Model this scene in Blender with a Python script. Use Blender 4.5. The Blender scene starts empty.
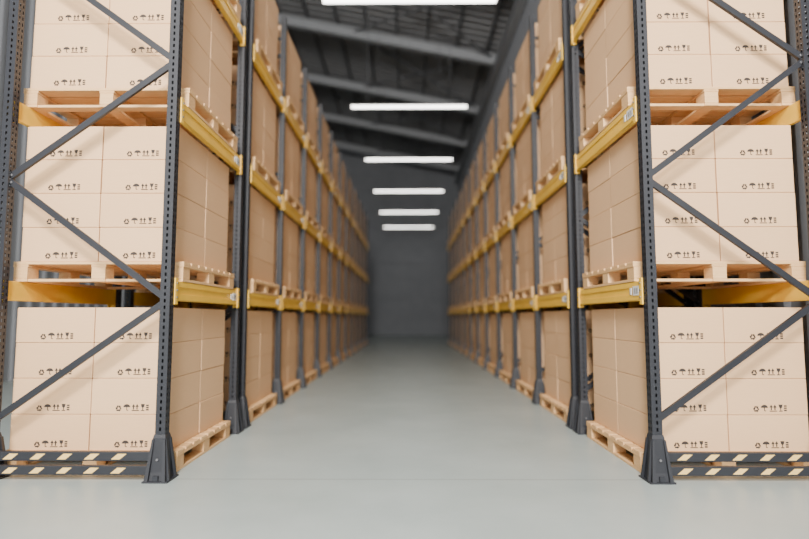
import bpy, bmesh, math, random
from mathutils import Vector
random.seed(4)
S=bpy.context.scene
COL=S.collection

# ---------------------------------------------------------------- materials
def nt(name):
    m=bpy.data.materials.new(name); m.use_nodes=True
    t=m.node_tree; b=t.nodes['Principled BSDF']
    return m,t,b
def N(t,typ,**kw):
    n=t.nodes.new(typ)
    for k,v in kw.items(): setattr(n,k,v)
    return n
def simple(name,col,rough=.5,metal=0.,var=.06,scale=6.,bump=0.,bscale=80.):
    m,t,b=nt(name)
    tc=N(t,'ShaderNodeTexCoord'); no=N(t,'ShaderNodeTexNoise'); no.inputs['Scale'].default_value=scale
    no.inputs['Detail'].default_value=6
    t.links.new(tc.outputs['Object'],no.inputs['Vector'])
    r=N(t,'ShaderNodeValToRGB')
    r.color_ramp.elements[0].position=.3; r.color_ramp.elements[1].position=.7
    r.color_ramp.elements[0].color=[c*(1-var) for c in col]+[1]
    r.color_ramp.elements[1].color=[min(1,c*(1+var)) for c in col]+[1]
    t.links.new(no.outputs['Fac'],r.inputs['Fac']); t.links.new(r.outputs['Color'],b.inputs['Base Color'])
    b.inputs['Roughness'].default_value=rough; b.inputs['Metallic'].default_value=metal
    return m
def emis(name,col,st):
    m,t,b=nt(name)
    b.inputs['Base Color'].default_value=(*col,1)
    b.inputs['Emission Color'].default_value=(*col,1); b.inputs['Emission Strength'].default_value=st
    return m

# cardboard with per-carton variation
def cardboard():
    m,t,b=nt('cardboard')
    g=N(t,'ShaderNodeNewGeometry'); oi=N(t,'ShaderNodeObjectInfo')
    a=N(t,'ShaderNodeMath',operation='ADD'); t.links.new(g.outputs['Random Per Island'],a.inputs[0]); t.links.new(oi.outputs['Random'],a.inputs[1])
    f=N(t,'ShaderNodeMath',operation='FRACT'); t.links.new(a.outputs[0],f.inputs[0])
    tc=N(t,'ShaderNodeTexCoord')
    mp=N(t,'ShaderNodeMapping'); mp.inputs['Scale'].default_value=(3,3,60)
    t.links.new(tc.outputs['Object'],mp.inputs['Vector'])
    no=N(t,'ShaderNodeTexNoise'); no.inputs['Scale'].default_value=3; no.inputs['Detail'].default_value=5
    t.links.new(mp.outputs['Vector'],no.inputs['Vector'])
    s=N(t,'ShaderNodeMath',operation='MULTIPLY'); s.inputs[1].default_value=.45; t.links.new(f.outputs[0],s.inputs[0])
    s2=N(t,'ShaderNodeMath',operation='MULTIPLY_ADD'); s2.inputs[1].default_value=.55
    t.links.new(no.outputs['Fac'],s2.inputs[0]); t.links.new(s.outputs[0],s2.inputs[2])
    r=N(t,'ShaderNodeValToRGB')
    r.color_ramp.elements[0].color=(.67,.412,.222,1); r.color_ramp.elements[1].color=(.77,.50,.285,1)
    t.links.new(s2.outputs[0],r.inputs['Fac']); t.links.new(r.outputs['Color'],b.inputs['Base Color'])
    b.inputs['Roughness'].default_value=.75
    return m
def wood():
    m,t,b=nt('pine_wood')
    tc=N(t,'ShaderNodeTexCoord'); g=N(t,'ShaderNodeNewGeometry')
    mp=N(t,'ShaderNodeMapping'); mp.inputs['Scale'].default_value=(4,14,30)
    t.links.new(tc.outputs['Object'],mp.inputs['Vector'])
    no=N(t,'ShaderNodeTexNoise'); no.inputs['Scale'].default_value=2.5; no.inputs['Detail'].default_value=7; no.inputs['Distortion'].default_value=.6
    t.links.new(mp.outputs['Vector'],no.inputs['Vector'])
    s2=N(t,'ShaderNodeMath',operation='MULTIPLY_ADD'); s2.inputs[1].default_value=.35
    t.links.new(g.outputs['Random Per Island'],s2.inputs[0]); 
    sub=N(t,'ShaderNodeMath',operation='MULTIPLY_ADD'); sub.inputs[1].default_value=.9; sub.inputs[2].default_value=-.15
    t.links.new(no.outputs['Fac'],sub.inputs[0]); t.links.new(sub.outputs[0],s2.inputs[2])
    r=N(t,'ShaderNodeValToRGB')
    r.color_ramp.elements[0].color=(.60,.34,.14,1); r.color_ramp.elements[1].color=(.84,.56,.29,1)
    t.links.new(s2.outputs[0],r.inputs['Fac']); t.links.new(r.outputs['Color'],b.inputs['Base Color'])
    b.inputs['Roughness'].default_value=.6
    return m
def floor_mat():
    m,t,b=nt('polished_concrete')
    tc=N(t,'ShaderNodeTexCoord')
    n1=N(t,'ShaderNodeTexNoise'); n1.inputs['Scale'].default_value=1.2; n1.inputs['Detail'].default_value=8; n1.inputs['Roughness'].default_value=.6
    t.links.new(tc.outputs['Object'],n1.inputs['Vector'])
    r=N(t,'ShaderNodeValToRGB'); r.color_ramp.elements[0].position=.3; r.color_ramp.elements[1].position=.72
    r.color_ramp.elements[0].color=(.33,.385,.377,1); r.color_ramp.elements[1].color=(.405,.46,.452,1)
    t.links.new(n1.outputs['Fac'],r.inputs['Fac'])
    sx=N(t,'ShaderNodeSeparateXYZ'); t.links.new(tc.outputs['Object'],sx.inputs[0])
    # control joints every 6 m along the aisle, first one at the rack front
    a=N(t,'ShaderNodeMath',operation='ADD'); a.inputs[1].default_value=60-4.27; t.links.new(sx.outputs['Y'],a.inputs[0])
    md=N(t,'ShaderNodeMath',operation='PINGPONG'); md.inputs[1].default_value=3; t.links.new(a.outputs[0],md.inputs[0])
    lt=N(t,'ShaderNodeMath',operation='LESS_THAN'); lt.inputs[1].default_value=.014; t.links.new(md.outputs[0],lt.inputs[0])
    mu=N(t,'ShaderNodeMath',operation='MULTIPLY'); mu.inputs[1].default_value=.5; t.links.new(lt.outputs[0],mu.inputs[0])
    mx=N(t,'ShaderNodeMixRGB'); mx.inputs['Color2'].default_value=(.2,.22,.22,1)
    t.links.new(mu.outputs[0],mx.inputs['Fac']); t.links.new(r.outputs['Color'],mx.inputs['Color1'])
    t.links.new(mx.outputs['Color'],b.inputs['Base Color'])
    n2=N(t,'ShaderNodeTexNoise'); n2.inputs['Scale'].default_value=3; n2.inputs['Detail'].default_value=6
    t.links.new(tc.outputs['Object'],n2.inputs['Vector'])
    mr=N(t,'ShaderNodeMapRange'); mr.inputs['To Min'].default_value=.27; mr.inputs['To Max'].default_value=.40
    t.links.new(n2.outputs['Fac'],mr.inputs['Value']); t.links.new(mr.outputs['Result'],b.inputs['Roughness'])
    return m
M_CARD=cardboard(); M_WOOD=wood(); M_FLOOR=floor_mat()
M_INK=simple('printed_ink',(.04,.03,.025),.8)
M_STEEL=simple('rack_steel_dark',(.016,.018,.024),.5,.0,.1)
M_GUARD=simple('guard_dark',(.018,.020,.026),.5)
M_YEL=simple('beam_yellow',(.86,.52,.06),.4,0,.05)
M_STRIPE=simple('stripe_cream',(.85,.58,.20),.5)
M_LABEL=simple('label_white',(.72,.72,.70),.5)
M_BOLT=simple('bolt_zinc',(.3,.3,.32),.4,.8)
M_ROOF=simple('roof_sheet',(.24,.245,.255),.6)
M_RAFT=simple('rafter_grey',(.31,.325,.345),.5)
M_PURL=simple('purlin_dark',(.12,.125,.135),.5)
M_WALL=simple('wall_panel',(.215,.228,.25),.7,0,.06,1.5)
M_HOUSE=simple('lamp_housing',(.5,.5,.5),.4)
M_LAMP=emis('lamp_tube',(1,.97,.92),10)

# ---------------------------------------------------------------- mesh builder
class MB:
    def __init__(s): s.v=[];s.f=[];s.m=[];s.mats=[]
    def mi(s,mat):
        if mat not in s.mats: s.mats.append(mat)
        return s.mats.index(mat)
    def add(s,vs,fs,mat):
        o=len(s.v); s.v+= [tuple(p) for p in vs]; i=s.mi(mat)
        for f in fs: s.f.append([o+k for k in f]); s.m.append(i)
    def box(s,x0,x1,y0,y1,z0,z1,mat,bev=0):
        if bev:
            bm=bmesh.new(); bmesh.ops.create_cube(bm,size=1)
            for v in bm.verts:
                v.co=Vector((x0+(v.co.x+.5)*(x1-x0),y0+(v.co.y+.5)*(y1-y0),z0+(v.co.z+.5)*(z1-z0)))
            bmesh.ops.bevel(bm,geom=bm.edges[:],offset=bev,segments=2,profile=.5,affect='EDGES')
            bm.verts.index_update()
            s.add([v.co[:] for v in bm.verts],[[v.index for v in f.verts] for f in bm.faces],mat); bm.free(); return
        s.hexa([(x0,y0,z0),(x1,y0,z0),(x1,y1,z0),(x0,y1,z0),(x0,y0,z1),(x1,y0,z1),(x1,y1,z1),(x0,y1,z1)],mat)
    def hexa(s,p,mat):
        s.add(p,[(3,2,1,0),(4,5,6,7),(0,1,5,4),(1,2,6,5),(2,3,7,6),(3,0,4,7)],mat)
    def bar(s,a,b,w,t,mat,tdir=(0,1,0)):
        a=Vector(a);b=Vector(b);d=(b-a).normalized();T=Vector(tdir).normalized();W=d.cross(T).normalized()
        p=[]
        for q in (a,b):
            for sw,st in ((-1,-1),(1,-1),(1,1),(-1,1)): p.append(tuple(q+W*sw*w/2+T*st*t/2))
        s.hexa(p,mat)
    def cyl(s,c,axis,r,h,mat,n=12):
        c=Vector(c);A=Vector(axis).normalized();U=A.orthogonal().normalized();V=A.cross(U)
        vs=[];
        for k in (0,1):
            for i in range(n):
                a=2*math.pi*i/n; vs.append(tuple(c+A*h*k+U*r*math.cos(a)+V*r*math.sin(a)))
        fs=[(i,(i+1)%n,n+(i+1)%n,n+i) for i in range(n)]+[tuple(range(n))[::-1],tuple(range(n,2*n))]
        s.add(vs,fs,mat)
    def grid(s,o,u,v,us,vs,skip,mat):
        o=Vector(o);u=Vector(u);v=Vector(v)
        P=[tuple(o+u*a+v*b) for b in vs for a in us]; n=len(us)
        F=[]
        for j in range(len(vs)-1):
            for i in range(n-1):
                if skip(i,j): continue
                k=j*n+i; F.append((k,k+1,k+n+1,k+n))
        s.add(P,F,mat)
    def mesh(s,name):
        me=bpy.data.meshes.new(name); me.from_pydata(s.v,[],s.f); me.update()
        for m in s.mats: me.materials.append(m)
        for p,i in zip(me.polygons,s.m): p.material_index=i
        return me
def obj(name,me,loc=(0,0,0),parent=None,rz=0):
    o=bpy.data.objects.new(name,me); COL.objects.link(o); o.location=loc; o.rotation_euler=(0,0,rz)
    if parent: o.parent=parent
    return o
def empty(name,loc):
    o=bpy.data.objects.new(name,None); COL.objects.link(o); o.location=loc; o.empty_display_size=.3; return o

# ---------------------------------------------------------------- dimensions
FY0=4.255; BAY=1.71; FY1=FY0+BAY; FY2=FY1+.276; NB=11
XI=1.835; XO=3.115         # upright centres
UH=5.62
BEAM_TOPS=[1.482,2.916,4.356]; BH=.155
UW,UD=.074,.075
NODES=[.42,1.33,2.27,3.215,4.15,5.09]

# ---------------------------------------------------------------- upright
def upright_mesh():
    b=MB(); n=int((UH-.1)/.05)
    vs=[0]
    for k in range(n): vs+= [.06+k*.05, .06+k*.05+.026]
    vs.append(UH)
    hw,hd=UW/2,UD/2
    c2=[0,.014,.026,UD-.026,UD-.014,UD]; c1=[0,.030,.044,UW]
    sk2=lambda i,j: i in (1,3) and j%2==1
    sk1=lambda i,j: i==1 and j%2==1
    b.grid((-hw,-hd,0),(0,1,0),(0,0,1),c2,vs,sk2,M_STEEL)
    b.grid((hw,-hd,0),(0,1,0),(0,0,1),c2,vs,sk2,M_STEEL)
    b.grid((-hw,-hd,0),(1,0,0),(0,0,1),c1,vs,sk1,M_STEEL)
    b.grid((-hw,hd,0),(1,0,0),(0,0,1),c1,vs,sk1,M_STEEL)
    b.box(-hw,hw,-hd,hd,UH,UH+.004,M_STEEL)
    return b.mesh('upright')
def foot_mesh():
    b=MB()
    b.box(-.094,.094,-.105,.105,0,.012,M_GUARD,.002)
    def tap(x0,x1,y0,y1,z0,X0,X1,Y0,Y1,z1):
        b.hexa([(x0,y0,z0),(x1,y0,z0),(x1,y1,z0),(x0,y1,z0),(X0,Y0,z1),(X1,Y0,z1),(X1,Y1,z1),(X0,Y1,z1)],M_GUARD)
    tap(-.074,.074,-.080,.080,.012,-.062,.062,-.068,.068,.07)
    tap(-.062,.062,-.068,.068,.07,-.046,.046,-.048,.048,.31)
    tap(-.046,.046,-.048,.048,.31,-.041,.041,-.040,.040,.335)
    for sx in (-1,1):
        for sy in (-1,1):
            b.hexa([(sx*.064-.013,sy*.096-.010,.012),(sx*.064+.013,sy*.096-.010,.012),(sx*.064+.013,sy*.096+.010,.012),(sx*.064-.013,sy*.096+.010,.012),
                    (sx*.041-.008,sy*.052-.008,.30),(sx*.041+.008,sy*.052-.008,.30),(sx*.041+.008,sy*.052+.008,.30),(sx*.041-.008,sy*.052+.008,.30)],M_GUARD)
            b.hexa([(sx*.084-.010,sy*.06-.01,.012),(sx*.084+.008,sy*.06-.01,.012),(sx*.084+.008,sy*.06+.01,.012),(sx*.084-.010,sy*.06+.01,.012),
                    (sx*.048-.006,sy*.035-.008,.30),(sx*.048+.004,sy*.035-.008,.30),(sx*.048+.004,sy*.035+.008,.30),(sx*.048-.006,sy*.035+.008,.30)],M_GUARD)
    for sy in (-1,1):
        b.box(-.020,.020,sy*.090-.008,sy*.090+.008,.012,.05,M_STEEL,.002)
        b.cyl((0,sy*.066,.16),(0,sy,0),.009,.010,M_BOLT,8)
    return b.mesh('post_guard')
def brace_mesh():
    b=MB(); L=XO-XI
    h=UW/2-.012
    xa,xb=h,L-h
    for i in range(len(NODES)-1):
        z0,z1=NODES[i]+.02,NODES[i+1]-.02
        a=(xa,0,z0) if i%2==0 else (xb,0,z0); c=(xb,0,z1) if i%2==0 else (xa,0,z1)
        a=Vector(a);c=Vector(c); d=(c-a).normalized(); w=Vector((-d.z,0,d.x))
        b.bar(a,c,.046,.003,M_STEEL)
        for s in (-1,1):
            b.bar(a+w*s*.0215+Vector((0,.012,0)),c+w*s*.0215+Vector((0,.012,0)),.003,.026,M_STEEL)
        for q in (a+d*.015,c-d*.015): b.cyl(q+Vector((0,-.010,0)),(0,1,0),.010,.009,M_BOLT,8)
    b.bar((xa,0,5.3),(xb,0,5.3),.04,.03,M_STEEL)
    return b.mesh('bracing')
BL=BAY-UD
def beam_mesh():
    b=MB()
    b.box(.012,.050,0,BL,-BH,0,M_YEL,.004)
    b.box(.004,.012,.0,BL,-.048,-.004,M_YEL,.002)
    b.box(.004,.012,.0,BL,-BH+.006,-.102,M_YEL,.002)
    for y0,y1 in ((.0015,.012),(BL-.012,BL-.0015)):
        b.box(-.006,.055,y0,y1,-BH-.03,.02,M_YEL,.001)
    for y0,y1 in ((0.012,.05),(BL-.05,BL-.012)):
        b.box(-.006,.004,y0,y1,-BH-.03,.02,M_YEL,.001)
    for y in (.032,BL-.032):
        for z in (-.02,-.075,-.13): b.cyl((-.012,y,z),(1,0,0),.008,.007,M_BOLT,8)
    b.box(-.0005,.0042,.08,.19,-.112,-.038,M_LABEL)
    for k in range(5): b.box(-.0012,-.0004,.09+k*.018,.09+k*.018+.004+.004*(k%2),-.10,-.055,M_INK)
    b.box(-.0005,.0042,.22,.25,-.105,-.05,M_LABEL)
    return b.mesh('beam')
ME_UP=upright_mesh(); ME_FOOT=foot_mesh(); ME_BR=brace_mesh(); ME_BEAM=beam_mesh()

def guard_rail_mesh(L):
    b=MB()
    for z0,z1 in ((.045,.110),(.145,.210)):
        b.box(0,L,-.02,.02,z0,z1,M_GUARD,.004)
        x=.06
        while x<L-.12:
            sh=.05
            z0i,z1i=z0+.012,z1-.012
            for y in (-.0208,.0208):
                p=[(x,y,z0i),(x+.065,y,z0i),(x+.065+sh,y,z1i),(x+sh,y,z1i)]
                b.add(p,[(0,1,2,3)],M_STRIPE)
            x+=.2
    return b.mesh('guard_rail')
GL=XO-XI-.14
ME_GR=guard_rail_mesh(GL)

def make_rack(side,frames,beams_between,rail):
    r=empty('pallet_rack',(side*(XI+XO)/2,frames[0],0)); ox=-side*(XI+XO)/2; oy=-frames[0]
    xl=min(side*XI,side*XO)
    for k,fy in enumerate(frames):
        for X in (XI,XO):
            obj('upright',ME_UP,(side*X+ox,fy+oy,0),r); obj('post_guard',ME_FOOT,(side*X+ox,fy+oy,0),r)
        obj('bracing',ME_BR,(xl+ox,fy+oy,0),r)
    for a in beams_between:
        for z in BEAM_TOPS:
            for X,s in ((XI-UW/2,-1),(XO+UW/2,1)):
                fx=side*(X+s*.003); facing=side*s
                if facing<0: obj('beam',ME_BEAM,(fx+ox,a+UD/2+oy,z),r)
                else:        obj('beam',ME_BEAM,(fx+ox,a+UD/2+BL+oy,z),r,math.pi)
    if rail:
        obj('guard_rail',ME_GR,(xl+.07+ox,frames[0]+oy-.03,0),r)
    return r
long_frames=[FY2+BAY*i for i in range(NB+1)]
for side in (-1,1):
    make_rack(side,[FY0,FY1],[FY0],True)
    make_rack(side,long_frames,long_frames[:-1],False)

# ---------------------------------------------------------------- pallet
PX,PY,PH=1.37,1.30,.160
def pallet_mesh():
    b=MB(); hx,hy=PX/2,PY/2; t=.022
    nb=8; w=.135; gap=(PY-nb*w)/(nb-1)
    for i in range(nb):
        y=-hy+i*(w+gap); b.box(-hx,hx,y,y+w,PH-t,PH,M_WOOD,.003)
    for xc in (-hx+.06,0,hx-.06):
        b.box(xc-.06,xc+.06,-hy,hy,PH-2*t,PH-t,M_WOOD,.003)
        b.box(xc-.055,xc+.055,-hy,hy,0,t,M_WOOD,.003)
        for yc in (-hy+.07,0,hy-.07):
            b.box(xc-.055,xc+.055,yc-.07,yc+.07,t,PH-2*t,M_WOOD,.003)
    for yc in (-hy+.06,hy-.06):
        for x0,x1 in ((-hx+.115,-.055),(.055,hx-.115)): b.box(x0,x1,yc-.05,yc+.05,0,t,M_WOOD,.003)
    return b.mesh('wooden_pallet')
ME_PAL=pallet_mesh()
# ---------------------------------------------------------------- cartons
CW,CL,CH=.620,.632,.279
def symbols(b,x,y,z,s,f):
    def P(pts,ox):
        v=[(x-(ox+px)*s if f>0 else x+(ox+px)*s, y, z+pz*s) for px,pz in pts]
        b.add(v,[tuple(range(len(v)))],M_INK)
    def Q(a,c,w,ox):
        a=Vector(a);c=Vector(c);d=(c-a).normalized();n=Vector((-d.y,d.x))*w/2
        P([tuple(a+n),tuple(c+n),tuple(c-n),tuple(a-n)],ox)
    T=[(.08,.08),(.92,.08),(.5,.85)]
    for i in range(3):
        a=Vector(T[i]);c=Vector(T[(i+1)%3]); Q(a+(c-a)*.16,a+(c-a)*.62,.2,0)
        d=(c-a).normalized();n=Vector((-d.y,d.x)); m=a+(c-a)*.58
        P([tuple(m+n*.2),tuple(m+d*.27),tuple(m-n*.2)],0)
    P([(.0,.5)]+[(.5+.5*math.cos(math.pi-k*math.pi/8),.5+.42*math.sin(k*math.pi/8)) for k in range(1,8)]+[(1.,.5)],1.15)
    Q((.5,.5),(.5,.08),.11,1.15); Q((.5,.08),(.72,.08),.11,1.15)
    for o in (2.35,2.85):
        Q((.25,.18),(.25,.6),.16,o); P([(0,.55),(.25,.95),(.5,.55)],o)
    Q((0,.05),(1.05,.05),.12,2.35)
    P([(.12,.95),(.68,.95),(.6,.55),(.45,.42),(.35,.42),(.2,.55)],3.5); Q((.4,.45),(.4,.08),.12,3.5); Q((.15,.05),(.65,.05),.12,3.5)
    for zz in (.05,.35,.65): Q((0,zz+.1),(.4,zz+.1),.2,4.35)
def carton_mesh():
    b=MB(); g=.008
    for k in range(4):
        for i in (-1,1):
            for j in (-1,1):
                jx=random.uniform(-.003,.003); jy=random.uniform(-.002,.002)
                xc=i*(CW/2+g/2)+jx; yc=j*(CL/2+g/2)+jy
                b.box(xc-CW/2,xc+CW/2,yc-CL/2,yc+CL/2,k*CH+.001,(k+1)*CH-.001,M_CARD,.005)
                if j<0: symbols(b,xc-.12,yc-CL/2-.0012,k*CH+.028,.056,-1)
                else:   symbols(b,xc+.12,yc+CL/2+.0012,k*CH+.028,.056,1)
    return b.mesh('carton_stack')
CM=[carton_mesh() for _ in range(3)]
bays=[FY0+BAY/2]+[a+BAY/2 for a in long_frames[:-1]]
for side in (-1,1):
    xp=side*(1.79+PX/2); xc=side*(1.868+(2*CW+.008)/2)
    for bi,yc in enumerate(bays):
        for li,z in enumerate([0]+BEAM_TOPS):
            dy=-.015 if bi==0 else random.uniform(-.03,.03)
            obj('wooden_pallet',ME_PAL,(xp,yc+dy,z),None)
            obj('carton_stack',random.choice(CM),(xc,yc+dy,z+PH),None)

# ---------------------------------------------------------------- building shell
Y0,Y1=-8.,37.2; XL,XR=-7.5,3.40; ZE=11.0; SL=.2
b=MB(); b.box(XL,XR,Y0,Y1,-.2,0,M_FLOOR); obj('floor',b.mesh('floor'))
def rz(x): return ZE+SL*(XR-x)
def wall_corr(name,x,inner,y0,y1,ztop):
    b=MB(); y=y0
    pts=[]
    while y<y1:
        pts+= [(y,0),(y+.2,0),(y+.24,.04),(y+.36,.04)]; y+=.4
    pts=[p for p in pts if p[0]<y1]+[(y1,0)]
    V=[];F=[]
    for (yy,d) in pts:
        V+= [(x+inner*d,yy,0),(x+inner*d,yy,ztop)]
    for i in range(len(pts)-1): F.append((2*i,2*i+2,2*i+3,2*i+1))
    b.add(V,F,M_WALL)
    b.box(x-.12 if inner>0 else x+.02,x-.02 if inner>0 else x+.12,y0,y1,0,ztop,M_WALL)
    return obj(name,b.mesh(name))
wall_corr('wall_right',XR,-1,Y0,Y1,rz(XR))
wall_corr('wall_left',XL,1,Y0,Y1,rz(XL))
b=MB(); z=0
while z<rz(XL):
    z1=z+1.2
    zl=min(z1-.015,rz(XL)); zr=min(z1-.015,rz(XR))
    if z<rz(XR)+.1:
        b.hexa([(XL,Y1,z),(XR,Y1,z),(XR,Y1+.1,z),(XL,Y1+.1,z),(XL,Y1,zl),(XR,Y1,zr),(XR,Y1+.1,zr),(XL,Y1+.1,zl)],M_WALL)
    z=z1
b.add([(XL,Y1+.08,0),(XR,Y1+.08,0),(XR,Y1+.08,rz(XR)),(XL,Y1+.08,rz(XL))],[(0,1,2,3)],M_WALL)
obj('wall_back',b.mesh('wall_back'))
b=MB(); pts=[]; y=Y0
while y<Y1: pts+= [(y,0),(y+.22,0),(y+.26,-.05),(y+.36,-.05)]; y+=.4
V=[];F=[]
for yy,d in pts: V+= [(XL-.3,yy,rz(XL-.3)+d+.06),(XR+.3,yy,rz(XR+.3)+d+.06)]
for i in range(len(pts)-1): F.append((2*i,2*i+1,2*i+3,2*i+2))
b.add(V,F,M_ROOF)
b.hexa([(XL-.3,Y0,rz(XL-.3)+.08),(XR+.3,Y0,rz(XR+.3)+.08),(XR+.3,Y1+.2,rz(XR+.3)+.08),(XL-.3,Y1+.2,rz(XL-.3)+.08),
        (XL-.3,Y0,rz(XL-.3)+.2),(XR+.3,Y0,rz(XR+.3)+.2),(XR+.3,Y1+.2,rz(XR+.3)+.2),(XL-.3,Y1+.2,rz(XL-.3)+.2)],M_ROOF)
obj('ceiling',b.mesh('ceiling'))
b=MB(); x=XL+.5
while x<XR:
    zt=rz(x)
    b.box(x-.035,x+.035,Y0,Y1-.05,zt-.16,zt-.005,M_PURL); x+=1.1
y=-5.
while y<Y1-1:
    def slab(dz0,dz1,w,mat):
        b.hexa([(XL+.05,y-w/2,rz(XL)+dz0),(XR-.05,y-w/2,rz(XR)+dz0),(XR-.05,y+w/2,rz(XR)+dz0),(XL+.05,y+w/2,rz(XL)+dz0),
                (XL+.05,y-w/2,rz(XL)+dz1),(XR-.05,y-w/2,rz(XR)+dz1),(XR-.05,y+w/2,rz(XR)+dz1),(XL+.05,y+w/2,rz(XL)+dz1)],mat)
    slab(-.21,-.19,.24,M_RAFT); slab(-.57,-.55,.24,M_RAFT); slab(-.55,-.21,.02,M_RAFT)
    if y+5<Y1-1:
        b.bar((XR-.3,y,rz(XR-.3)-.3),(-2.,y+5,rz(-2.)-.3),.05,.05,M_PURL,(0,0,1))
        b.bar((-2.,y,rz(-2.)-.3),(XR-.3,y+5,rz(XR-.3)-.3),.05,.05,M_PURL,(0,0,1))
    y+=5.
b.box(XR-.28,XR-.06,Y0,Y1-.05,ZE-.95,ZE-.62,M_RAFT)
obj('roof_steel_frame',b.mesh('roof_steel_frame'))

# ---------------------------------------------------------------- linear lamps
LW=3.08
def lamp_mesh(z):
    b=MB()
    b.box(-LW/2,LW/2,-.07,.07,.014,.04,M_HOUSE,.006)
    b.box(-LW/2+.01,LW/2-.01,-.06,.06,-.014,.014,M_LAMP,.006)
    for x in (-LW/2,LW/2-.012): b.box(x,x+.012,-.065,.065,-.016,.04,M_HOUSE)
    for x in (-1.1,1.1): b.cyl((x,0,.036),(0,0,1),.006,rz(x)-z-.055,M_PURL,6)
    return b.mesh('linear_ceiling_lamp')
ZL=6.76; LMm=lamp_mesh(ZL)
for k in range(-3,6):
    y=(1.711+.907*k)*5.52
    obj('linear_ceiling_lamp',LMm,(0.03,y,ZL))

# ---------------------------------------------------------------- lighting
def area(name,loc,target,sx,sy,power,col):
    l=bpy.data.lights.new(name,'AREA'); l.shape='RECTANGLE'; l.size=sx; l.size_y=sy; l.energy=power; l.color=col
    o=bpy.data.objects.new(name,l); COL.objects.link(o); o.location=loc
    o.rotation_euler=(Vector(target)-Vector(loc)).to_track_quat('-Z','Y').to_euler(); return o
area('flood_light',(-.5,-3.5,7.5),(0,5,1.5),1.4,1.4,1700,(1,.94,.86))
area('added_aisle_fill',(-.5,-7,5.5),(0,37,7.5),3,2,2300,(1,.97,.93))  # added off-camera fill, no real fixture; brightens the far aisle and back wall
w=bpy.data.worlds.new('World'); S.world=w; w.use_nodes=True
w.node_tree.nodes['Background'].inputs[0].default_value=(1,.99,.985,1); w.node_tree.nodes['Background'].inputs[1].default_value=1.45

# ---------------------------------------------------------------- camera
c=bpy.data.cameras.new('camera'); co=bpy.data.objects.new('camera',c); COL.objects.link(co)
c.sensor_width=36; c.lens=560/809*36; c.clip_end=200
co.location=(0,0,1.2); co.rotation_euler=(math.radians(90+4.85),0,math.radians(.36))
c.dof.use_dof=True; c.dof.focus_distance=4.4; c.dof.aperture_fstop=.45
S.camera=co
